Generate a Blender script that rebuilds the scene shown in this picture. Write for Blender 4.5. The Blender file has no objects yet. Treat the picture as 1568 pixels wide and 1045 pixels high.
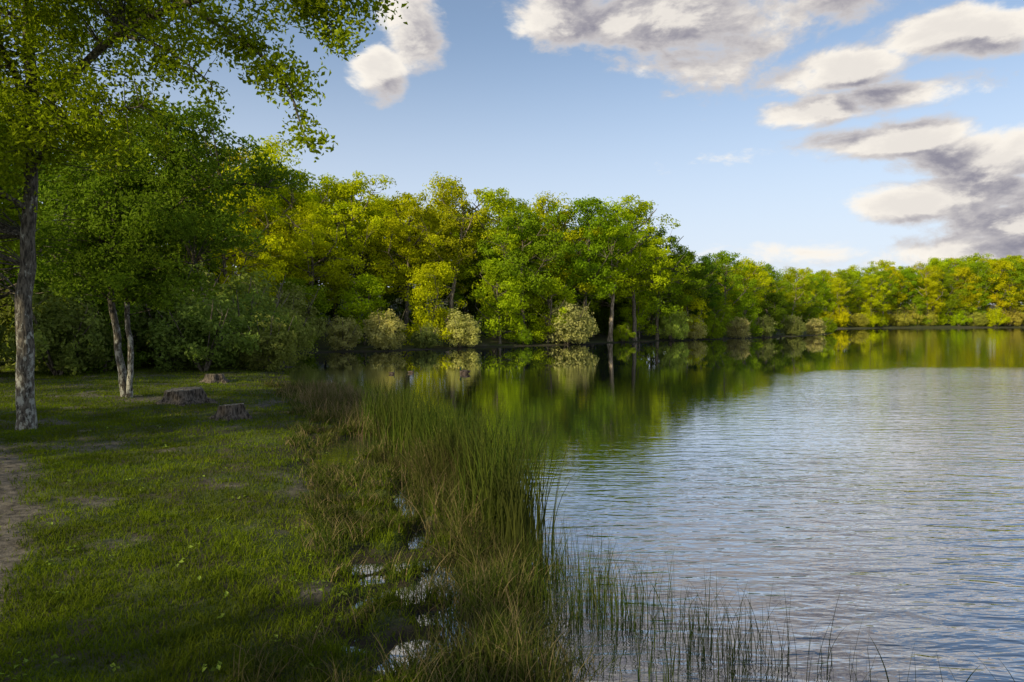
import bpy, math, numpy as np
from mathutils import Vector
R = np.random.default_rng(7)
scene = bpy.context.scene
PI = math.pi

# ------------------------------------------------------------------ helpers
def vnoise(x, y, s, seed=0):
    t = np.random.default_rng(1000+seed).random((256, 256))
    x = np.asarray(x)*s; y = np.asarray(y)*s
    xi = np.floor(x).astype(int); yi = np.floor(y).astype(int)
    fx = x-xi; fy = y-yi
    fx = fx*fx*(3-2*fx); fy = fy*fy*(3-2*fy)
    a = t[xi & 255, yi & 255]; b = t[(xi+1) & 255, yi & 255]
    c = t[xi & 255, (yi+1) & 255]; d = t[(xi+1) & 255, (yi+1) & 255]
    return (a*(1-fx)+b*fx)*(1-fy)+(c*(1-fx)+d*fx)*fy
def fbm(x, y, s, seed=0, o=3):
    r = 0; a = 1; n = 0
    for i in range(o):
        r = r+a*vnoise(x, y, s*2**i, seed+i); n += a; a *= .5
    return r/n

def mesh_from(name, V, F, mats, mi=None, tint=None, smooth=None):
    me = bpy.data.meshes.new(name)
    V = np.asarray(V, dtype=np.float32); F = np.asarray(F, dtype=np.int32)
    k = F.shape[1]
    me.vertices.add(len(V)); me.vertices.foreach_set('co', V.ravel())
    me.loops.add(F.size); me.loops.foreach_set('vertex_index', F.ravel())
    me.polygons.add(len(F)); me.polygons.foreach_set('loop_start', np.arange(len(F), dtype=np.int32)*k)
    try: me.polygons.foreach_set('loop_total', np.full(len(F), k, dtype=np.int32))
    except Exception: pass
    for m in mats: me.materials.append(m)
    if mi is not None: me.polygons.foreach_set('material_index', np.asarray(mi, dtype=np.int32))
    if smooth is not None: me.polygons.foreach_set('use_smooth', np.asarray(smooth, dtype=bool))
    me.update(calc_edges=True)
    if tint is not None:
        at = me.attributes.new('tint', 'FLOAT', 'POINT')
        at.data.foreach_set('value', np.asarray(tint, dtype=np.float32))
    return me
def obj(name, me, loc=(0, 0, 0), rot=(0, 0, 0), sc=(1, 1, 1), col=None, parent=None):
    o = bpy.data.objects.new(name, me); scene.collection.objects.link(o)
    o.location = loc; o.rotation_euler = rot; o.scale = sc
    if col: o.color = (*col, 1)
    if parent: o.parent = parent
    return o

class Geo:
    def __init__(s): s.V = []; s.F = []; s.M = []; s.T = []; s.S = []; s.n = 0
    def add(s, V, F, m, t, sm=False):
        V = np.asarray(V); F = np.asarray(F)
        s.V.append(V); s.F.append(F+s.n); s.n += len(V)
        s.M.append(np.full(len(F), m)); s.S.append(np.full(len(F), sm))
        s.T.append(np.broadcast_to(t, (len(V),)))
    def tube(s, P, r, k=7, m=0, wob=0.0, rng=R):
        P = np.asarray(P, float); n = len(P); r = np.asarray(r, float)
        T = np.gradient(P, axis=0); T /= np.linalg.norm(T, axis=1)[:, None]+1e-9
        ref = np.array([0, 1, 0.]) if abs(T[0][1]) < .8 else np.array([1., 0, 0])
        A = np.cross(T, ref); A /= np.linalg.norm(A, axis=1)[:, None]+1e-9
        B = np.cross(T, A)
        th = np.arange(k)*2*PI/k
        rr = r[:, None]*(1+wob*(rng.random((n, k))-.5))
        V = P[:, None, :]+rr[:, :, None]*(np.cos(th)[None, :, None]*A[:, None, :]+np.sin(th)[None, :, None]*B[:, None, :])
        i = np.arange(n-1)[:, None]*k; j = np.arange(k)[None, :]; j2 = (j+1) % k
        F = np.stack([i+j, i+j2, i+k+j2, i+k+j], -1).reshape(-1, 4)
        s.add(V.reshape(-1, 3), F, m, .5, True)
    def leaves(s, C, out, size, m=1, rng=R, tint=None, ob=.45, asp=.55):
        n = len(C)
        N = rng.normal(size=(n, 3)); N /= np.linalg.norm(N, axis=1)[:, None]
        N = N+ob*out+np.array([0, 0, .25]); N /= np.linalg.norm(N, axis=1)[:, None]
        A = np.cross(N, rng.normal(size=(n, 3))); A /= np.linalg.norm(A, axis=1)[:, None]+1e-9
        B = np.cross(N, A)
        L = (size*(.6+.8*rng.random(n)))[:, None]
        f = N*L*.18
        V = np.stack([C-A*L*.5, C+B*L*.5*asp+f-A*L*.05, C+A*L*.5, C-B*L*.5*asp+f-A*L*.05], 1).reshape(-1, 3)
        F = np.arange(4*n).reshape(n, 4)
        t = rng.random(n) if tint is None else tint
        s.add(V, F, m, np.repeat(t, 4))
    def mesh(s, name, mats):
        return mesh_from(name, np.concatenate(s.V), np.concatenate(s.F), mats, np.concatenate(s.M), np.concatenate(s.T), np.concatenate(s.S))

def spline(P, n):
    P = np.asarray(P, float); t = np.linspace(0, len(P)-1, n); out = []
    Q = np.vstack([2*P[0]-P[1], P, 2*P[-1]-P[-2]])
    for a in t:
        i = min(int(a), len(P)-2); f = a-i
        p0, p1, p2, p3 = Q[i], Q[i+1], Q[i+2], Q[i+3]
        out.append(.5*((2*p1)+(-p0+p2)*f+(2*p0-5*p1+4*p2-p3)*f*f+(-p0+3*p1-3*p2+p3)*f**3))
    return np.array(out)

# ------------------------------------------------------------------ node helpers
def newmat(name):
    m = bpy.data.materials.new(name); m.use_nodes = True
    nt = m.node_tree; nt.nodes.clear()
    return m, nt
class NT:
    def __init__(s, nt): s.nt = nt
    def node(s, t, **kw):
        n = s.nt.nodes.new(t)
        for k, v in kw.items(): setattr(n, k, v)
        return n
    def put(s, sock, v):
        if isinstance(v, bpy.types.NodeSocket): s.nt.links.new(v, sock)
        elif v is not None: sock.default_value = v
    def math(s, op, a, b=None, c=None, clamp=False):
        n = s.node('ShaderNodeMath', operation=op, use_clamp=clamp)
        s.put(n.inputs[0], a); s.put(n.inputs[1], b)
        if c is not None: s.put(n.inputs[2], c)
        return n.outputs[0]
    def vmath(s, op, a, b=None, out=0):
        n = s.node('ShaderNodeVectorMath', operation=op)
        s.put(n.inputs[0], a); s.put(n.inputs[1], b)
        return n.outputs[out]
    def noise(s, vec, scale, detail=3, rough=.55, dist=0.0):
        n = s.node('ShaderNodeTexNoise'); s.put(n.inputs['Vector'], vec)
        n.inputs['Scale'].default_value = scale; n.inputs['Detail'].default_value = detail
        n.inputs['Roughness'].default_value = rough; n.inputs['Distortion'].default_value = dist
        return n.outputs[0]
    def mapr(s, v, a, b, c=0., d=1., smooth=True):
        n = s.node('ShaderNodeMapRange', interpolation_type='SMOOTHSTEP' if smooth else 'LINEAR')
        s.put(n.inputs[0], v)
        for i, x in zip((1, 2, 3, 4), (a, b, c, d)): s.put(n.inputs[i], x)
        return n.outputs[0]
    def mix(s, f, a, b, blend='MIX'):
        n = s.node('ShaderNodeMix', data_type='RGBA', blend_type=blend)
        s.put(n.inputs[0], f); s.put(n.inputs[6], a); s.put(n.inputs[7], b)
        return n.outputs[2]
def C(r, g, b): return (r, g, b, 1)

# ------------------------------------------------------------------ materials
def leaf_material(name, tr=.42):
    m, nt = newmat(name); n = NT(nt)
    oi = n.node('ShaderNodeObjectInfo'); at = n.node('ShaderNodeAttribute', attribute_name='tint')
    v = n.math('ADD', n.math('MULTIPLY', at.outputs['Fac'], .85), .55)
    col = n.mix(1.0, oi.outputs['Color'], v, 'MULTIPLY')
    d = n.node('ShaderNodeBsdfDiffuse'); n.put(d.inputs[0], col)
    t = n.node('ShaderNodeBsdfTranslucent'); n.put(t.inputs[0], n.mix(1.0, col, C(1.2, 1.3, .5), 'MULTIPLY'))
    x = n.node('ShaderNodeMixShader'); x.inputs[0].default_value = tr
    nt.links.new(d.outputs[0], x.inputs[1]); nt.links.new(t.outputs[0], x.inputs[2])
    o = n.node('ShaderNodeOutputMaterial'); nt.links.new(x.outputs[0], o.inputs[0])
    return m
LEAF = leaf_material('leaf')

def principled(name, colf, rough=.9, bump=None, spec=.2):
    m, nt = newmat(name); n = NT(nt)
    b = n.node('ShaderNodeBsdfPrincipled'); b.inputs['Roughness'].default_value = rough
    b.inputs['Specular IOR Level'].default_value = spec
    n.put(b.inputs['Base Color'], colf(n))
    if bump:
        h, st, di = bump(n)
        bp = n.node('ShaderNodeBump'); n.put(bp.inputs['Height'], h)
        bp.inputs['Strength'].default_value = st; bp.inputs['Distance'].default_value = di
        nt.links.new(bp.outputs[0], b.inputs['Normal'])
    o = n.node('ShaderNodeOutputMaterial'); nt.links.new(b.outputs[0], o.inputs[0])
    return m
def pos(n): return n.node('ShaderNodeNewGeometry').outputs['Position']
def stretched(n, s):
    return n.vmath('MULTIPLY', pos(n), s)
BARK = principled('bark', lambda n: n.mix(n.mapr(n.noise(stretched(n, (5, 5, 1.6)), 3, 3), .35, .65),
        C(.045, .036, .026), C(.2, .17, .125)))
def lich(n):
    base = n.mix(n.mapr(n.noise(stretched(n, (7, 7, 2)), 4, 6), .35, .65), C(.035, .03, .024), C(.16, .14, .11))
    z = n.node('ShaderNodeSeparateXYZ'); n.put(z.inputs[0], pos(n))
    low = n.mapr(z.outputs[2], 3.2, .6, 0., .12)
    patch = n.mapr(n.math('ADD', n.noise(stretched(n, (3, 3, 1.5)), 4, 6, .7), low), .58, .68)
    return n.mix(patch, base, C(.36, .36, .31))
BARKL = principled('lichen_bark', lich, bump=lambda n: (n.noise(stretched(n, (9, 9, 2)), 4, 6), 1., .03))
PALE = principled('pale_bark', lambda n: n.mix(n.mapr(n.noise(stretched(n, (4, 4, 1)), 2, 2), .4, .6),
        C(.14, .11, .07), C(.38, .31, .22)))

# ------------------------------------------------------------------ terrain
LAKE = np.array([(-.65, 4.0), (-.85, 5.0), (-.95, 6.4), (-1.4, 7.9), (-2.1, 10), (-3.0, 12.1), (-3.7, 14.6), (-5.6, 19.5), (-8.4, 25),
    (-9.8, 30), (-12.8, 38), (-13.6, 43), (-12.3, 46.5), (-7.5, 48.5), (-2.8, 54.5), (2, 57.5), (6.9, 61.5), (15.5, 71), (28.5, 82), (40, 93), (49, 104),
    (56, 118), (75, 165), (110, 190), (170, 202), (260, 190), (320, 120), (300, -40), (120, -60), (30, -22), (8, -2), (3.2, 2.0), (1.2, 2.6), (-.3, 2.9)])
def sdist(x, y):
    x = np.asarray(x, float); y = np.asarray(y, float)
    dm = np.full(x.shape, 1e9); ins = np.zeros(x.shape, bool); n = len(LAKE)
    for i in range(n):
        a = LAKE[i]; b = LAKE[(i+1) % n]; e = b-a
        t = np.clip(((x-a[0])*e[0]+(y-a[1])*e[1])/(e@e), 0, 1)
        dm = np.minimum(dm, np.hypot(x-a[0]-t*e[0], y-a[1]-t*e[1]))
        c = (a[1] > y) != (b[1] > y)
        with np.errstate(divide='ignore', invalid='ignore'):
            xx = a[0]+(y-a[1])*e[0]/(e[1] if e[1] else 1e-9)
        ins ^= c & (x < xx)
    return np.where(ins, -dm, dm)
def pools(x, y):
    """small flooded hollows along the marshy edge"""
    f = 0
    for px, py, rx, ry, d in [(-2.75, 11.4, .5, 1.7, .15), (-.72, 4.45, .13, .4, .12), (-.82, 5.5, .14, .45, .12), (-.95, 6.7, .12, .4, .11), (-1.35, 8.2, .14, .35, .10), (-1.75, 9.5, .2, .3, .10)]:
        f = f+d*np.exp(-(((x-px)/rx)**2+((y-py)/ry)**2))
    return f
def height(x, y, sd=None):
    if sd is None: sd = sdist(x, y)
    sd0 = sd
    sd = sd+(fbm(x, y, .9, 3)-.5)*.9*np.clip(1.5-np.abs(sd)/8, .2, 1)
    land = .01+.24*(1-np.exp(-np.maximum(sd, 0)/2.8))+np.clip((sd0-5)*.13, 0, 8)*np.clip((y-32)/18, 0, 1)
    wat = -.75*(1-np.exp(np.minimum(sd, 0)/3.5))
    h = np.where(sd > 0, land, wat)
    # soft marshy margin: hummocks and little pools between meadow and reeds
    ms = np.clip((23-y)/4, 0, 1)*np.clip((.9-x)/.8, 0, 1)
    wgt = np.exp(-((sd0+.35)/.85)**2)*ms
    h = h+.085*np.exp(-((sd0+.8)/.8)**2)*ms+(fbm(x, y, 3.6, 90)-.53)*.42*wgt
    h = h+(fbm(x, y, 1.7, 9)-.5)*.10*np.exp(-np.abs(sd)/3)+(fbm(x, y, .35, 12)-.5)*.10*np.clip(sd/3, 0, 1)
    h = h+(fbm(x, y, 5., 15)-.5)*.05
    return h-pools(x, y)
def axis(lo, hi, fine, far, g=1.07):
    a = list(np.arange(lo, hi, fine)); s = fine
    while a[-1] < far: s *= g; a.append(a[-1]+s)
    s = fine; b = [lo]
    while b[-1] > -far: s *= g; b.append(b[-1]-s)
    return np.array(b[:0:-1]+a)
ax = axis(-11, 3, .07, 900); ay = axis(2, 22, .08, 900)
X, Y = np.meshgrid(ax, ay, indexing='ij')
Z = height(X.ravel(), Y.ravel())
nx, ny = len(ax), len(ay)
I = (np.arange(nx-1)[:, None]*ny+np.arange(ny-1)[None, :]).ravel()
F = np.stack([I, I+ny, I+ny+1, I+1], 1)
def groundcol(n):
    p = pos(n)
    a = n.mapr(n.noise(p, 2.2, 5, .65), .4, .62)
    b = n.mapr(n.noise(p, .5, 3), .4, .6)
    g = n.mix(b, C(.032, .055, .008), C(.068, .09, .013))
    g = n.mix(a, g, C(.062, .052, .029))
    at = n.node('ShaderNodeAttribute', attribute_name='tint')
    dirt = n.mix(n.mapr(n.noise(p, 9, 5, .7), .35, .65), C(.05, .042, .033), C(.16, .14, .11))
    g = n.mix(at.outputs['Fac'], g, dirt)
    sz = n.node('ShaderNodeSeparateXYZ'); n.put(sz.inputs[0], p)
    wet = n.mapr(sz.outputs[2], .10, .02)
    return n.mix(wet, g, C(.028, .022, .013))
PATH = np.array([(-3.3, 3.2), (-4.0, 5.), (-5.5, 7.4), (-7.3, 9.6), (-10.5, 12.5), (-15, 18), (-20, 24)])
def pathmask(x, y):
    d = np.full(np.shape(x), 1e9)
    for a, b in zip(PATH[:-1], PATH[1:]):
        e = b-a; t = np.clip(((x-a[0])*e[0]+(y-a[1])*e[1])/(e@e), 0, 1)
        d = np.minimum(d, np.hypot(x-a[0]-t*e[0], y-a[1]-t*e[1]))
    m = np.clip(1.5-d/.32+(fbm(x, y, 1.8, 31)-.5)*1.8, 0, 1)
    q = 1.4-np.hypot((x+6.6)/.35, (y-11)/.8)+(fbm(x, y, 2.5, 35)-.5)
    q2 = 1.3-np.hypot((x+9.2)/.8, (y-17.2)/.9)+(fbm(x, y, 2.5, 36)-.5)
    q3 = (fbm(x, y, 1.3, 37)-.61)*6
    return np.maximum(m, np.clip(np.maximum(np.maximum(q, q2), q3), 0, 1)*.85)
GROUND = principled('ground', groundcol, .9, bump=lambda n: (n.noise(pos(n), 14, 5, .7), .7, .04), spec=.3)
ground = obj('ground', mesh_from('ground', np.stack([X.ravel(), Y.ravel(), Z], 1), F, [GROUND], tint=pathmask(X.ravel(), Y.ravel()), smooth=np.ones(len(F))))

# ------------------------------------------------------------------ water
m, nt = newmat('lake_water'); n = NT(nt)
p = pos(n)
sx = n.node('ShaderNodeSeparateXYZ'); n.put(sx.inputs[0], p)
w1 = n.node('ShaderNodeMapping'); n.put(w1.inputs[0], p); w1.inputs['Rotation'].default_value = (0, 0, .34); w1.inputs['Scale'].default_value = (.5, 2.1, 1)
a = n.noise(w1.outputs[0], 2.3, 3, .5, .6)
w2 = n.node('ShaderNodeMapping'); n.put(w2.inputs[0], p); w2.inputs['Rotation'].default_value = (0, 0, -.15); w2.inputs['Scale'].default_value = (.8, 2.2, 1)
b = n.noise(w2.outputs[0], 5.2, 2, .5, .3)
hgt = n.math('ADD', n.math('MULTIPLY', a, 1.0), n.math('MULTIPLY', b, .38))
# wind: calm belt under the far bank, calm in the lee of the left bank and the reeds
wob = n.math('MULTIPLY', n.noise(p, .12, 3), 8)
calm = n.mapr(n.math('ADD', sx.outputs[1], wob), 36, 31, .10, 1.)
s_ = n.math('ADD', n.math('SUBTRACT', sx.outputs[0], n.math('MULTIPLY', sx.outputs[1], .59)), n.math('MULTIPLY', wob, .35))
lee = n.mapr(s_, -5.0, 2.0, .09, 1.)
lee = n.math('MINIMUM', lee, n.mapr(sx.outputs[0], -.3, 1.6, .12, 1.))
gust = n.mapr(n.noise(n.vmath('MULTIPLY', p, (.35, 1, 1)), .16, 3), .35, .65, .6, 1.15)
st = n.math('MULTIPLY', n.math('MULTIPLY', calm, lee), gust)
hgt = n.math('MULTIPLY', hgt, st)
bp = n.node('ShaderNodeBump'); n.put(bp.inputs['Height'], hgt); bp.inputs['Strength'].default_value = 1.; bp.inputs['Distance'].default_value = .030
lw = n.node('ShaderNodeLayerWeight'); lw.inputs[0].default_value = .5; nt.links.new(bp.outputs[0], lw.inputs['Normal'])
fac = n.math('ADD', .08, n.math('MULTIPLY', n.math('POWER', lw.outputs['Facing'], 1.8), .91), clamp=True)
df = n.node('ShaderNodeBsdfDiffuse'); df.inputs[0].default_value = C(.014, .022, .022)
gl = n.node('ShaderNodeBsdfGlossy'); gl.inputs[0].default_value = C(.98, .98, 1); gl.inputs['Roughness'].default_value = .012
nt.links.new(bp.outputs[0], gl.inputs['Normal'])
mx = n.node('ShaderNodeMixShader'); n.put(mx.inputs[0], fac); nt.links.new(df.outputs[0], mx.inputs[1]); nt.links.new(gl.outputs[0], mx.inputs[2])
o = n.node('ShaderNodeOutputMaterial'); nt.links.new(mx.outputs[0], o.inputs[0])
water = obj('lake_water', mesh_from('lake_water', [(-25, -90, 0), (360, -90, 0), (360, 240, 0), (-25, 240, 0)], [(0, 1, 2, 3)], [m]))

# ------------------------------------------------------------------ tree builder
def grow(rng, limbs, ells, ncl, nleaf, lsize, crad, mats, name, shell=.6, extra=None, twig_r=.018, k=8, flat=.65, ob=.6):
    g = Geo(); att = []
    for P, r0, r1 in limbs:
        Q = spline(P, max(6, 4*len(P))); Q[1:-1] += rng.normal(size=Q[1:-1].shape)*r0*.15
        t = np.linspace(0, 1, len(Q)); rr = r0*(1-t)**.8+r1*t
        if P[0][2] < .6: rr[0] *= 1.45; rr[1] *= 1.1
        g.tube(Q, rr, k, 0, .18, rng)
        att.append(Q[len(Q)//3:] if P[0][2] < .6 else Q)
    att = np.vstack(att)
    w = np.array([e[1][0]*e[1][1]*e[1][2] for e in ells])**.8; w /= w.sum()
    cs = []; os_ = []
    for i in range(ncl):
        e = ells[rng.choice(len(ells), p=w)]
        d = rng.normal(size=3); d /= np.linalg.norm(d)
        r = shell+(1-shell)*rng.random() if rng.random() < .78 else rng.random()*.7
        cs.append(np.array(e[0])+d*r*np.array(e[1])); os_.append(d)
    if extra is not None:
        for c in extra: cs.append(np.array(c)); os_.append(np.array([0, 0, .3]))
    cs = np.array(cs); os_ = np.array(os_)
    for c in cs:
        dd = att-c; q = np.linalg.norm(dd, axis=1)+np.maximum(dd[:, 2], 0)*1.2
        a = att[q.argmin()]
        mid = (a+c)/2+rng.normal(size=3)*.08*np.linalg.norm(c-a)+np.array([0, 0, .06*np.linalg.norm(c-a)])
        L = np.linalg.norm(c-a)
        g.tube(spline([a, mid, c], 5), np.linspace(twig_r*(.6+.35*L), twig_r*.25, 5), 4, 0)
    C0 = np.repeat(cs, nleaf, 0); O = np.repeat(os_, nleaf, 0)
    cr = np.repeat(crad*(.6+.8*rng.random(len(cs))), nleaf)[:, None]
    off = rng.normal(size=C0.shape); off /= np.linalg.norm(off, axis=1)[:, None]
    off *= (rng.random(len(off))**.45)[:, None]
    L = C0+off*cr*np.array([1, 1, flat])
    tint = np.clip(np.repeat(rng.random(len(cs)), nleaf)*.5+rng.random(len(L))*.5, 0, 1)
    g.leaves(L, O*.8+off, lsize, 1, rng, tint, ob)
    return g.mesh(name, mats)

def proto(seed, H, W, base, bark, ncl=155, nleaf=75, ls=.27):
    rng = np.random.default_rng(seed)
    top = H*.86; lean = rng.normal(size=2)*.35
    tr = [(0, 0, -.3), (lean[0]*.3, lean[1]*.3, H*.25), (lean[0], lean[1], H*.55), (lean[0]*1.2, lean[1]*1.2, top)]
    limbs = [(tr, H*.017, .04)]
    for i in range(8):
        f = base+(.8-base)*i/8+.03; z = H*f; a = i*2.4+rng.random(); l = W*.42*(1.1-.5*f)
        p = np.array([lean[0]*f*1.5, lean[1]*f*1.5, z])
        limbs.append(([p, p+np.array([math.cos(a)*l*.5, math.sin(a)*l*.5, l*.25]), p+np.array([math.cos(a)*l, math.sin(a)*l, l*.75])], H*.007, .03))
    ells = []
    for i in range(11):
        f = base+(1-base)*(i+.4)/11.
        prof = math.sin(min(1, (f-base)/(1-base)*.85+.18)*PI)**.45
        a = i*2.4+rng.random()*1.2; rad = W*.5*prof
        r = W*(.17+.09*rng.random())
        ells.append(((math.cos(a)*(rad-r*.6), math.sin(a)*(rad-r*.6), min(H*f, H-r*.8)), (r, r, r*.8)))
    ells.append(((lean[0], lean[1], H*.88), (W*.22, W*.22, H*.11)))
    ells.append(((0, 0, H*(base+.25)), (W*.3, W*.3, H*.17)))
    return grow(rng, limbs, ells, ncl, nleaf, ls, .85, [bark, LEAF], 'tree_%d' % seed, shell=.75, ob=1.1)
TALL = [proto(11, 16, 10, .30, BARK), proto(12, 15, 9, .35, BARK), proto(13, 16, 9, .33, PALE), proto(14, 15, 10.5, .25, BARK), proto(15, 16, 8.5, .3, BARK)]
YOUNG = [proto(21, 8, 5.2, .12, BARK, 110, 65, .23), proto(22, 7.5, 5.5, .08, BARK, 110, 65, .23)]
def bush(seed, ls=.125, nl=55, sparse=1.):
    rng = np.random.default_rng(seed); limbs = []
    for i in range(9):
        a = rng.random()*6.28; l = .5+rng.random()*.8
        limbs.append(([(0, 0, -.1), (math.cos(a)*l*.5, math.sin(a)*l*.5, .8), (math.cos(a)*l*1.1, math.sin(a)*l*1.1, 1.7+rng.random()*.5)], .035, .008))
    ells = [((math.cos(a)*.65, math.sin(a)*.65, .75+.3*rng.random()), (.75, .75, .75)) for a in np.arange(0, 6.2, 1.2)]
    ells += [((0, 0, 1.5), (.9, .9, .75)), ((.3, .1, 1.0), (1., 1., .9))]
    return grow(rng, limbs, ells, int(120*sparse), nl, ls, .3, [BARK, LEAF], 'bush_%d' % seed, shell=.7, twig_r=.008, k=5, flat=.9, ob=1.1)
BUSH = [bush(31), bush(32), bush(33)]

def gz(x, y): return float(height(np.array([x]), np.array([y]))[0])
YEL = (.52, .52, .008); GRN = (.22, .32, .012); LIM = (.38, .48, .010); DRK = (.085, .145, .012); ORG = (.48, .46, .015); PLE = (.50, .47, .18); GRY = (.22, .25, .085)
def mixc(a, b, t): return tuple(a[i]*(1-t)+b[i]*t for i in range(3))
def place(me, name, x, y, s, col, parent=None, sz=None):
    c = mixc(col, GRN, R.random()*.25); c = tuple(v*(.85+.3*R.random()*.5+.07) for v in c)
    return obj(name, me, (x, y, gz(x, y)-.05), (0, 0, R.random()*6.28), (s, s, (sz or s)*(.95+.1*R.random())), c, parent)

# far bank, front trees: x, y, scale, proto, colour
for x, y, s, k, c in [(-18.5, 58, .95, 3, YEL), (-13.5, 59, .88, 0, YEL), (-16, 54, .75, 1, YEL), (-9.3, 60, .84, 4, YEL), (-5.8, 62, .93, 2, ORG), (-1.6, 63, .86, 0, LIM),
     (1.0, 61, .82, 1, GRN), (3.8, 65, .90, 2, YEL), (6.8, 65, .86, 4, GRN), (9.6, 67, .90, 2, LIM), (12.6, 70, .90, 0, LIM), (15.5, 73, .80, 3, GRN),
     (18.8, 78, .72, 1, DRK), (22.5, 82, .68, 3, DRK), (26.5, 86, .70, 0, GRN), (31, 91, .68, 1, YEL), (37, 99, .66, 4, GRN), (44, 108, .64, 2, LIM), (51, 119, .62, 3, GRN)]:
    place(TALL[k], 'oak_tree', x, y, s, c)
for x, y, s, k, c in [(-11.5, 53, .72, 0, LIM), (-6.5, 54.5, .85, 1, YEL), (-1, 58.5, .95, 0, LIM), (3.2, 61, .8, 1, LIM), (-15.5, 49.5, .7, 1, GRN), (13.4, 72, .7, 0, LIM), (20, 77, .75, 1, YEL), (24, 80, .65, 0, GRN), (29.5, 86, .7, 1, GRN), (35, 92, .7, 0, DRK)]:
    place(YOUNG[k], 'young_tree', x, y, s, c)
for x, y, s, c in [(-9.2, 49.6, 1.35, PLE), (-12, 48.4, 1.1, PLE), (-4.2, 54, 1.35, PLE), (-6.5, 51.8, .9, GRY), (4.9, 61.2, 1.85, PLE), (17.2, 73.5, 1.55, mixc(LIM, PLE, .5)), (20.3, 76.5, 1.2, PLE), (23, 79, 1.4, GRN), (27.5, 82.6, 1.25, PLE), (32, 87, 1.2, GRY), (38, 93, 1.3, GRY), (44.5, 100, 1.2, PLE), (49, 107, 1.2, GRN), (1, 58.6, .6, GRN), (11, 67.5, .8, GRN)]:
    place(BUSH[R.integers(3)], 'willow_bush', x, y, s, c)
# depth of the far wood (one mass)
wood = obj('distant_forest', None)
for i in range(66):
    t = (i+R.random())/66; x = -34+t*92
    y0 = np.interp(x, [-34, -14, 0, 10, 20, 30, 45, 58], [58, 62, 67, 72, 84, 96, 114, 140])
    y = y0+(i % 3)*6+R.random()*4
    s = np.interp(x, [-34, -14, 14, 20, 30, 58], [.88, .82, .76, .68, .64, .60])*(.92+.12*R.random())
    place(TALL[R.integers(5)], 'tree', x, y, s, [YEL, GRN, LIM, GRN, ORG][R.integers(5)] if x > 0 else [YEL, LIM, YEL, LIM][R.integers(4)], wood)
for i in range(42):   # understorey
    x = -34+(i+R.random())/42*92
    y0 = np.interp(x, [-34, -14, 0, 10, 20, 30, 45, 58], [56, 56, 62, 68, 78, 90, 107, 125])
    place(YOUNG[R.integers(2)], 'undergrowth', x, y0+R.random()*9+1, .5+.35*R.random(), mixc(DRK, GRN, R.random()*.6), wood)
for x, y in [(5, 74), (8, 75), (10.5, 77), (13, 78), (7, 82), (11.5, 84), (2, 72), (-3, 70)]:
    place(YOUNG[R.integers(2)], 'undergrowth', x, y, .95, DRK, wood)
# distant wood on the far shore to the right
hill = obj('distant_tree_line', None)
for i in range(84):
    t = (i+R.random())/84; x = 74+t*165
    y = np.interp(x, [62, 75, 110, 170, 260], [150, 174, 196, 210, 200])+(i % 3)*9+R.random()*5
    place(TALL[R.integers(5)], 'tree', x, y, np.interp(x, [74, 105, 150, 200], [.82, 1.0, 1.32, 1.4])*(.95+.1*R.random()), [YEL, LIM, LIM, GRN, LIM, YEL][i % 6], hill)
for i in range(60):
    t = (i+R.random())/60; x = 62+t*172
    y = np.interp(x, [62, 75, 110, 170, 260], [147, 171, 194, 207, 197])+R.random()*4
    if i % 2: place(YOUNG[R.integers(2)], 'shrub', x, y+3, 1.25, [GRN, LIM, YEL][R.integers(3)], hill)
    else: place(BUSH[R.integers(3)], 'shrub', x, y, 1.6+1.2*R.random(), [(.46, .42, .07), YEL, LIM][R.integers(3)], hill)
# left bank wood
left = obj('woodland', None)
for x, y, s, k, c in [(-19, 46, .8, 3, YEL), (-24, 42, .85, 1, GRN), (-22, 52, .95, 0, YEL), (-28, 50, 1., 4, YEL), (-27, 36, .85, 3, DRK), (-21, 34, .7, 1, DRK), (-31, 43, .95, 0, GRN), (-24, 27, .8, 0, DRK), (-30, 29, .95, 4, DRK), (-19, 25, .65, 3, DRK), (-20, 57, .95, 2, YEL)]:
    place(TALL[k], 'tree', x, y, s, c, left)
for i in range(24):
    x = -15-R.random()*20; y = 24+R.random()*26
    if sdist(np.array([x]), np.array([y]))[0] < 3: continue
    place(YOUNG[R.integers(2)], 'undergrowth', x, y, .5+.3*R.random(), DRK, left)
# trees standing beside and behind the photographer
for x, y, s, k in [(-24, -2, 1., 1), (-15, -15, .95, 3), (-30, 8, 1, 0), (-3, -16, .8, 4), (-9, -9.4, .72, 0)]:
    place(TALL[k], 'tree', x, y, s, GRN, left)
# willow scrub on the left bank
for x, y, s in [(-10.6, 29.5, 1.15), (-12.2, 27, 1.4), (-12.5, 32, 1.7), (-14.5, 29, 1.9), (-14.2, 35, 2.0), (-16.5, 33, 2.2), (-15.2, 40, 2.1), (-18, 37, 2.3), (-14.8, 45, 1.9), (-17.5, 27, 1.9), (-16, 24, 1.3), (-20, 29, 2.2), (-12.3, 36.5, 1.3), (-19.5, 22.5, 1.5), (-22, 20, 1.6)]:
    place(BUSH[R.integers(3)], 'willow_bush', x, y, s, mixc((.27, .29, .09), DRK, R.random()*.5))

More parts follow.
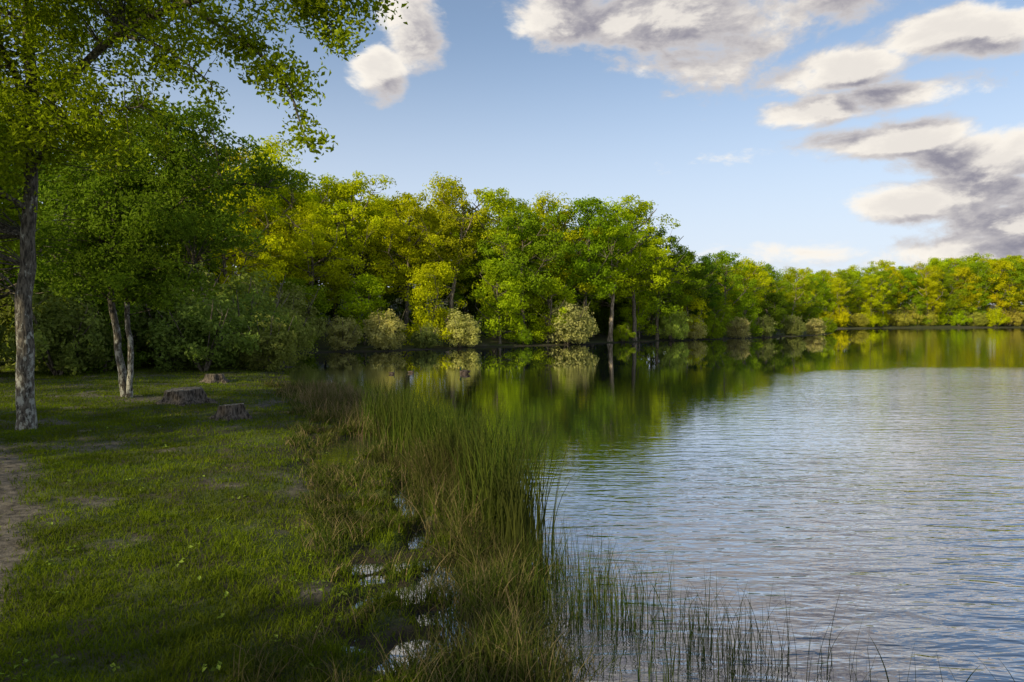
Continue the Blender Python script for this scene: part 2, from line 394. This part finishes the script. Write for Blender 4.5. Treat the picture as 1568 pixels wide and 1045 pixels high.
# ------------------------------------------------------------------ foreground trees
rng = np.random.default_rng(5)
limbs = [([(-8.8, 12.3, .0), (-8.8, 12.3, 2), (-8.62, 12.3, 4.5), (-8.5, 12.2, 7), (-8.6, 12.2, 10)], .145, .06),
    ([(-8.6, 12.2, 5.6), (-6.6, 11.6, 7.0), (-4.3, 10.8, 7.35), (-2.9, 10.3, 7.2), (-1.6, 10.1, 6.95)], .07, .012),
    ([(-5.2, 11.2, 7.25), (-4.3, 10.7, 6.6), (-3.5, 10.5, 5.9), (-3.05, 10.3, 4.8)], .035, .008),
    ([(-3.6, 10.6, 7.3), (-2.9, 10.4, 6.7), (-2.5, 10.3, 6.3)], .025, .006),
    ([(-6.6, 11.6, 7.0), (-5.5, 11, 6.5), (-4.7, 10.8, 5.9)], .03, .008),
    ([(-8.6, 12.2, 4.7), (-7.5, 11.6, 5.5), (-6.1, 11.3, 5.7)], .05, .01),
    ([(-8.65, 12.2, 4.2), (-9.8, 11.6, 5.0), (-10.8, 11, 5.1)], .05, .01),
    ([(-8.6, 12.2, 6.2), (-8.2, 10.2, 7.6), (-7.3, 8.6, 8.2), (-6.0, 7.6, 8.2)], .06, .01)]
ext = []
def along(P, a, b, n, j, dz=0):
    Q = spline(P, 60)
    for i in range(n):
        q = Q[int(a*59+(b-a)*59*rng.random())]; ext.append(q+rng.normal(size=3)*j+np.array([0, 0, dz]))
along(limbs[1][0], .35, 1, 60, .25); along(limbs[2][0], .2, 1, 36, .13); along(limbs[3][0], .2, 1, 16, .13); along(limbs[4][0], .2, 1, 20, .2)
along(limbs[5][0], .3, 1, 30, .3); along(limbs[6][0], .3, 1, 40, .4)
ells = [((-8.6, 11.8, 8.4), (2.9, 2.5, 2.4)), ((-9.9, 12, 5.6), (1.9, 1.8, 1.7)), ((-6.8, 11.6, 7.9), (2.0, 1.6, 1.0)), ((-8.1, 11.8, 5.8), (1.8, 1.6, 1.2)), ((-6.5, 8.6, 8.0), (2.2, 1.6, .9)), ((-10.6, 13, 4.2), (1.3, 1.4, 1.3))]
t1 = obj('oak_tree', grow(rng, limbs, ells, 940, 64, .085, .34, [BARKL, LEAF], 'oak_tree_near', .5, ext, .011, 12, .8, .3), col=(.25, .31, .012))
rng = np.random.default_rng(6)
limbs = [([(-10.0, 17.6, .0), (-10.15, 17.6, 1.4), (-10.3, 17.6, 2.9), (-10.1, 17.4, 4.6), (-9.9, 17.4, 7)], .10, .03),
    ([(-9.9, 17.55, .05), (-9.78, 17.5, 1.3), (-9.85, 17.5, 2.8), (-9.3, 17.3, 4.3), (-8.6, 17.2, 6.2)], .075, .03),
    ([(-9.4, 17.3, 4.2), (-8.3, 16.9, 5.0), (-7, 16.6, 5.5), (-5.6, 16.4, 5.35)], .04, .01),
    ([(-9.9, 17.5, 3), (-8.9, 17.2, 3.5), (-7.9, 17, 3.6)], .03, .008)]
ells = [((-9.5, 17.5, 5.6), (2.7, 2, 2.2)), ((-6.7, 16.6, 5.6), (1.7, 1.1, .6)), ((-8.0, 16.9, 4.3), (1.7, 1.4, 1.0)), ((-10.8, 17.5, 4.0), (1.8, 1.6, 1.4)), ((-9.2, 17, 3.1), (1.6, 1.2, .6)), ((-8.0, 17, 6.7), (1.6, 1.3, .9))]
obj('hornbeam_tree', grow(rng, limbs, ells, 580, 68, .105, .38, [BARKL, LEAF], 'hornbeam', .5, None, .012, 10, .75, .3), col=(.16, .24, .022))

# ------------------------------------------------------------------ stumps
STW = principled('cut_wood', lambda n: n.mix(n.mapr(n.noise(pos(n), 18, 5, .7), .35, .65), C(.10, .085, .065), C(.32, .28, .22)), bump=lambda n: (n.noise(pos(n), 30, 4), .6, .02))
SBARK = principled('stump_bark', lambda n: n.mix(n.mapr(n.noise(stretched(n, (6, 6, 1.5)), 4, 6), .35, .65), C(.03, .024, .018), C(.18, .15, .12)), bump=lambda n: (n.noise(stretched(n, (8, 8, 1.5)), 5, 5), 1., .04))
def stump(x, y, r, h, seed):
    rg = np.random.default_rng(seed); k = 40; g = Geo(); th = np.arange(k)*2*PI/k
    lob = 1+.08*np.sin(5*th+seed)+.05*np.sin(9*th+2*seed)+rg.normal(size=k)*.02
    root = np.maximum(0, np.sin(5*th+seed))**2
    prof = [(1.4, -.08, 1.1), (1.22, .04, .85), (1.06, .35*h, .35), (1.0, .75*h, .12), (.97, h, 0.), (.92, h+.01, 0), (.6, h-.002, 0), (.3, h+.003, 0), (.04, h-.004, 0)]
    V = []
    for f, z, rt in prof:
        rr = r*f*(lob if f > .5 else 1)+r*.5*rt*root
        zz = z+(rg.normal(size=k)*.006+.025*np.sin(th+seed)*f if z > .7*h else 0)
        V.append(np.stack([rr*np.cos(th), rr*np.sin(th), np.broadcast_to(zz, (k,))], 1))
    V = np.concatenate(V); i = np.arange(len(prof)-1)[:, None]*k; j = np.arange(k)[None, :]
    F = np.stack([i+j, i+(j+1) % k, i+k+(j+1) % k, i+k+j], -1).reshape(-1, 4)
    g.add(V[:5*k], F[:4*k], 0, .5, True)
    g.add(V[4*k:], F[:4*k], 1, .5, False)
    obj('tree_stump', g.mesh('tree_stump', [SBARK, STW]), (x, y, gz(x, y)+.02))
stump(-8.0, 16.6, .42, .32, 1); stump(-5.85, 14.2, .25, .26, 2); stump(-9.8, 22.5, .28, .26, 3)

# ------------------------------------------------------------------ blades
def blades(name, x, y, z, L, w, bend, seg, tint, mat, col, az=None, dead=None):
    n = len(x); a = R.random(n)*2*PI if az is None else az
    dirx, diry = np.cos(a), np.sin(a); fa = R.random(n)*PI
    wx, wy = np.cos(fa), np.sin(fa); V = []
    for i in range(seg+1):
        t = i/seg; b = bend*t**2.0*L
        zz = z+L*t*np.sqrt(np.clip(1-(bend*t)**2*.8, .15, 1))
        ww = w*(1-t)**.7*(.5)+w*.06
        cx = x+dirx*b; cy = y+diry*b
        V.append(np.stack([cx-wx*ww, cy-wy*ww, zz], 1)); V.append(np.stack([cx+wx*ww, cy+wy*ww, zz], 1))
    V = np.stack(V, 1).reshape(-1, 3); k = 2*(seg+1)
    b0 = np.arange(n)[:, None]*k+np.arange(seg)[None, :]*2
    F = np.stack([b0, b0+1, b0+3, b0+2], -1).reshape(-1, 4)
    return obj(name, mesh_from(name, V, F, [mat], tint=np.repeat(tint, k)), col=col)
def blade_mat(name, c0, c1, c2, f=.8, dark=(.06, .075, .014)):
    m, nt = newmat(name); n = NT(nt)
    at = n.node('ShaderNodeAttribute', attribute_name='tint')
    r = n.node('ShaderNodeValToRGB'); n.put(r.inputs[0], at.outputs['Fac'])
    r.color_ramp.elements[0].color = C(*c0); r.color_ramp.elements[1].color = C(*c2); r.color_ramp.elements[1].position = 1
    e = r.color_ramp.elements.new(f); e.color = C(*c1)
    col = n.mix(n.mapr(n.noise(pos(n), .8, 3), .35, .65, 0, .65), r.outputs[0], C(*dark))
    d = n.node('ShaderNodeBsdfDiffuse'); n.put(d.inputs[0], col)
    t = n.node('ShaderNodeBsdfTranslucent'); n.put(t.inputs[0], col)
    x = n.node('ShaderNodeMixShader'); x.inputs[0].default_value = .4
    nt.links.new(d.outputs[0], x.inputs[1]); nt.links.new(t.outputs[0], x.inputs[2])
    o = n.node('ShaderNodeOutputMaterial'); nt.links.new(x.outputs[0], o.inputs[0])
    return m
GRASSM = blade_mat('grass', (.07, .13, .007), (.20, .26, .011), (.36, .31, .09), .93, (.055, .07, .010))
REEDM = blade_mat('reed', (.035, .075, .010), (.12, .16, .018), (.38, .28, .15), .60, (.055, .050, .018))
N = 540000
y = 3.0*np.exp(R.random(N)*math.log(42/3.0)); x = -(y*.85+1.5)+R.random(N)*(y*.85+1.5+1.0)
sd = sdist(x, y); z = height(x, y, sd)
keep = (sd > -1.3) & (z > .0) & (R.random(N) > pathmask(x, y)*.97) & (R.random(N) < .25+1.3*fbm(x, y, 1.1, 50)) & (R.random(N) < np.clip(.2+z*4, 0, 1))
x, y, z, sd = x[keep], y[keep], z[keep], sd[keep]; n_ = len(x)
tuft = fbm(x, y, 3.5, 60); edge = np.exp(-np.abs(sd)/.8)
L = (.025+.07*R.random(n_)*tuft*1.6)*(1+.9*edge*(tuft > .45)); 
blades('grass', x, y, z-.005, L, .005*(1+y/9), .25+.9*R.random(n_), 2, np.clip(R.random(n_)**.8*.6+fbm(x, y, .7, 66)*.55, 0, 1), GRASSM, None)
# sedge tufts on the wet edge
cx, cy = [], []
while len(cx) < 640:
    yy = 3.3+R.random()**1.4*19; xx = -8.5+R.random()*9.5
    s_ = sdist(np.array([xx]), np.array([yy]))[0]
    if -1.2 < s_ < .9 and fbm(xx, yy, 1.1, 77) > .42 and pools(xx, yy) < .06: cx.append(xx); cy.append(yy)
cx = np.repeat(np.array(cx), 40); cy = np.repeat(np.array(cy), 40)
x = cx+R.normal(size=len(cx))*.075; y = cy+R.normal(size=len(cx))*.075; n_ = len(x)
blades('sedge', x, y, np.maximum(height(x, y), -.08)-.01, .08+.19*R.random(n_), .006*(1+y/10), .3+.8*R.random(n_), 3, R.random(n_)**.9, REEDM, None)
# reed bed
def band(P, n, wid, dens=None):
    P = np.array(P, float); seg = np.linalg.norm(np.diff(P[:, :2], axis=0), axis=1); c = np.r_[0, np.cumsum(seg)]
    s = R.random(n)*c[-1]
    X_ = np.interp(s, c, P[:, 0]); Y_ = np.interp(s, c, P[:, 1]); W_ = np.interp(s, c, P[:, 2])
    return X_+R.normal(size=n)*W_*.5, Y_+R.normal(size=n)*W_*.6, s/c[-1]
x, y, s = band([(-5.8, 20.8, 1.2), (-4.4, 18, 1.3), (-2.9, 15.4, 1.1), (-1.4, 11.8, .7), (-.75, 9, .6), (-.3, 7, .5), (-.15, 6., .45), (-.15, 5, .45), (.05, 4.1, .5), (.1, 3.3, .5)], 30000, 1)
cl = fbm(x, y, 1.9, 71); k = (R.random(len(x)) < np.clip((cl-.34)*4, .08, 1)) & (pools(x, y) < .07); x, y, s, cl = x[k], y[k], s[k], cl[k]; n_ = len(x)
hh = np.interp(s, [0, .2, .35, .5, .7, .8, .9, 1], [.5, .6, .62, .66, .72, .58, .42, .36])*(.75+.7*(cl-.3))*(.5+.6*R.random(n_))
blades('reed_bed', x, y, np.minimum(height(x, y), 0)-.02, hh, .006*(1+y/12), .15+.7*R.random(n_)**1.3, 6, np.clip(R.random(n_)**.8+.25*(s < .5), 0, 1), REEDM, None)
# upright green reeds at the outer edge
x, y, s = band([(-2.6, 13.6, .45), (-1.3, 10.6, .4), (-.6, 8.6, .35), (-.1, 7.0, .3), (.1, 6.2, .24)], 3000, 1); n_ = len(x)
k = R.random(n_) < np.clip((fbm(x, y, 1.6, 81)-.33)*4+(s > .72)*.5, .05, 1); x, y, s = x[k], y[k], s[k]; n_ = len(x)
blades('tall_reed', x, y, np.full(n_, -.03), (.6+.6*R.random(n_))*(1+.14*(s > .75)), .009*(1+y/14), .05+.3*R.random(n_), 6, R.random(n_)*.62, REEDM, None)
# thin rushes in open water
x, y, s = band([(.2, 6.0, .3), (.55, 5.1, .5), (1.0, 4.5, .5), (1.5, 4.0, .5), (2.0, 3.6, .45)], 1900, 1); n_ = len(x)
k = R.random(n_) < np.clip((fbm(x, y, 2.2, 83)-.3)*4, .1, 1); x, y = x[k], y[k]; n_ = len(x)
blades('rushes', x, y, np.full(n_, -.03), .15+.42*R.random(n_), .005, .05+.5*R.random(n_)**2, 5, R.random(n_)**2*.8, REEDM, None)
x = np.array([2.62, 2.72, 2.35, 2.5, .75, .35, .42, 2.2]); y = np.array([3.45, 3.5, 3.6, 3.7, 5.5, 6.6, 6.9, 3.9]); n_ = len(x)
blades('rush_stem', x, y, np.full(n_, -.03), np.array([.55, .48, .4, .35, .7, .85, .9, .4]), .011, np.array([.45, .35, .6, .3, .2, .35, .5, .3]), 6, np.full(n_, .3), REEDM, None, az=np.array([2.6, 2.9, .4, 2.8, .3, .4, .5, 2.6]))
# a few small broad-leaved weeds in the grass
g = Geo(); n_ = 90
wy = 3.2*np.exp(R.random(n_)*1.5); wx = -(wy*.8)+R.random(n_)*(wy*.8-1.2)
wz = height(wx, wy); C0 = np.repeat(np.stack([wx, wy, wz+.05], 1), 5, 0); C0 = C0+R.normal(size=C0.shape)*np.array([.03, .03, .012])
g.leaves(C0, np.tile([0, 0, 1.], (len(C0), 1)), .035, 0, R, None, 1.2, .7)
obj('weeds', g.mesh('weeds', [LEAF]), col=(.22, .30, .05))

# ------------------------------------------------------------------ ducks
FEA = principled('feathers', lambda n: n.mix(n.mapr(n.noise(pos(n), 14, 3), .4, .6), C(.04, .03, .022), C(.13, .10, .08)))
DHEAD = principled('duck_head', lambda n: n.mix(n.noise(pos(n), 30, 2), C(.01, .03, .015), C(.02, .06, .03)), .4)
BILL = principled('duck_bill', lambda n: n.mix(n.noise(pos(n), 40, 2), C(.4, .25, .04), C(.5, .33, .06)), .5)
def duck(x, y, a, s):
    g = Geo()
    g.tube([(-.27, 0, .13), (-.22, 0, .105), (-.15, 0, .08), (-.05, 0, .06), (.06, 0, .055), (.14, 0, .065), (.19, 0, .09), (.21, 0, .10)], [.004, .035, .075, .105, .11, .09, .05, .005], 14, 0)
    g.tube([(.13, 0, .09), (.16, 0, .14), (.165, 0, .19), (.17, 0, .215), (.18, 0, .25), (.185, 0, .275)], [.05, .036, .03, .042, .042, .008], 12, 1)
    g.tube([(.205, 0, .235), (.235, 0, .23), (.265, 0, .222), (.275, 0, .22)], [.02, .015, .014, .003], 8, 2)
    for sgn in (-1, 1):
        g.tube([(.09, sgn*.085, .09), (0, sgn*.10, .10), (-.12, sgn*.07, .11), (-.23, sgn*.02, .13)], [.01, .035, .028, .004], 8, 0)
    obj('duck', g.mesh('duck', [FEA, DHEAD, BILL]), (x, y, 0), (0, 0, a), (s, s, s))
duck(-1.95, 28, 2.9, 1.0); duck(-4.9, 27.8, .3, .55); duck(-4.2, 28.4, .2, .55)

# ------------------------------------------------------------------ light and sky
sd_ = Vector((-.70, -.71, 0)).normalized(); EL = math.radians(25)
sundir = Vector((sd_.x*math.cos(EL), sd_.y*math.cos(EL), math.sin(EL)))
l = bpy.data.lights.new('sun', 'SUN'); l.energy = 5; l.angle = math.radians(.5); l.color = (1, .86, .56)
so = bpy.data.objects.new('sun', l); scene.collection.objects.link(so); so.rotation_euler = sundir.to_track_quat('Z', 'Y').to_euler(); so.location = (-40, -30, 40)

w = bpy.data.worlds.new('World'); scene.world = w; w.use_nodes = True
nt = w.node_tree; nt.nodes.clear(); n = NT(nt)
grp = bpy.data.node_groups.new('cloud_field', 'ShaderNodeTree')
grp.interface.new_socket('Dir', in_out='INPUT', socket_type='NodeSocketVector')
grp.interface.new_socket('F', in_out='OUTPUT', socket_type='NodeSocketFloat')
q = NT(grp); gi = q.node('NodeGroupInput'); go = q.node('NodeGroupOutput')
D = gi.outputs[0]; sp = q.node('ShaderNodeSeparateXYZ'); q.put(sp.inputs[0], D)
u = q.math('ARCTAN2', sp.outputs[0], sp.outputs[1]); v = q.math('ARCSINE', sp.outputs[2])
uv = q.node('ShaderNodeCombineXYZ'); q.put(uv.inputs[0], u); q.put(uv.inputs[1], v)
st_ = q.vmath('MULTIPLY', D, (1, 1, 1.9))
nz = q.noise(st_, 8.5, 6, .62, .2)
# cloud banks: azimuth, elevation, half-widths, weight (radians)
banks = [(.26, .54, .36, .185, 2.6), (.29, .385, .14, .08, 2.0), (.09, .42, .11, .06, 1.5), (.44, .42, .12, .05, 1.3), (-.15, .40, .06, .06, 1.4), (-.19, .345, .045, .05, 1.2), (.43, .315, .12, .034, 1.4), (.57, .335, .11, .03, 1.2), (.47, .275, .14, .026, 1.3),
         (.52, .225, .12, .032, 1.4), (.64, .195, .16, .042, 1.6), (.58, .15, .16, .036, 1.5), (.70, .12, .16, .05, 1.6), (.42, .09, .13, .024, .8), (.27, .22, .05, .012, .3), (.62, .08, .2, .03, 1.2)]
M = None
for a, b, c, d, wt in banks:
    e = q.vmath('MULTIPLY', q.vmath('SUBTRACT', uv.outputs[0], (a, b, 0)), (1/c, 1/d, 0))
    e = q.math('MULTIPLY', q.math('SUBTRACT', 1.0, q.vmath('LENGTH', e, out=1)), wt)
    M = e if M is None else q.math('MAXIMUM', M, e)
M = q.math('MINIMUM', q.math('MAXIMUM', M, -.9), .8)
back = q.mapr(sp.outputs[1], .25, -.1, -.8, .05)   # scattered clouds elsewhere in the sky
M = q.math('MAXIMUM', M, q.math('ADD', back, q.math('MULTIPLY', q.math('SINE', q.math('MULTIPLY', u, 5.0)), .3)))
Fv = q.math('ADD', M, q.math('MULTIPLY', q.math('SUBTRACT', nz, .5), 2.7))
q.put(go.inputs[0], Fv)
tc = n.node('ShaderNodeTexCoord'); dirv = tc.outputs['Generated']
g1 = n.node('ShaderNodeGroup'); g1.node_tree = grp; n.put(g1.inputs[0], dirv)
g2 = n.node('ShaderNodeGroup'); g2.node_tree = grp; n.put(g2.inputs[0], n.vmath('ADD', dirv, (-.022, 0, .030)))
dens = n.mapr(g1.outputs[0], .0, .55)
lit = n.mapr(n.math('SUBTRACT', g1.outputs[0], g2.outputs[0]), -.25, .5)
thick = n.mapr(g1.outputs[0], .3, 1.05)
shade = n.math('MULTIPLY', thick, n.math('SUBTRACT', 1.25, lit), clamp=True)
ccol = n.mix(n.math('MULTIPLY', n.math('SUBTRACT', 1.0, lit), .75), C(6.7, 6.3, 5.7), C(3.5, 3.35, 3.5))
ccol = n.mix(shade, ccol, C(1.9, 1.85, 2.25))
sky = n.node('ShaderNodeTexSky', sky_type='NISHITA'); sky.sun_disc = False; sky.sun_elevation = EL; sky.sun_rotation = math.atan2(sd_.x, sd_.y)
sky.air_density = 1.0; sky.dust_density = .8; sky.ozone_density = 1.6
sz = n.node('ShaderNodeSeparateXYZ'); n.put(sz.inputs[0], dirv)
haze = n.mapr(sz.outputs[2], .42, .02, .08, .85)
skyc = n.mix(haze, sky.outputs[0], C(4.9, 5.3, 6.2))
col = n.mix(dens, skyc, ccol)
bg = n.node('ShaderNodeBackground'); n.put(bg.inputs[0], col); bg.inputs[1].default_value = .15
o = n.node('ShaderNodeOutputWorld'); nt.links.new(bg.outputs[0], o.inputs[0])

# ------------------------------------------------------------------ camera
cam = bpy.data.cameras.new('camera'); co = bpy.data.objects.new('camera', cam); scene.collection.objects.link(co)
cam.lens = 24; cam.sensor_width = 36; cam.clip_end = 3000; cam.clip_start = .05
co.location = (0, 0, 2.2); co.rotation_euler = (math.radians(90-1.75), 0, 0); scene.camera = co
scene.view_settings.view_transform = 'Standard'; scene.view_settings.look = 'None'; scene.view_settings.exposure = 0
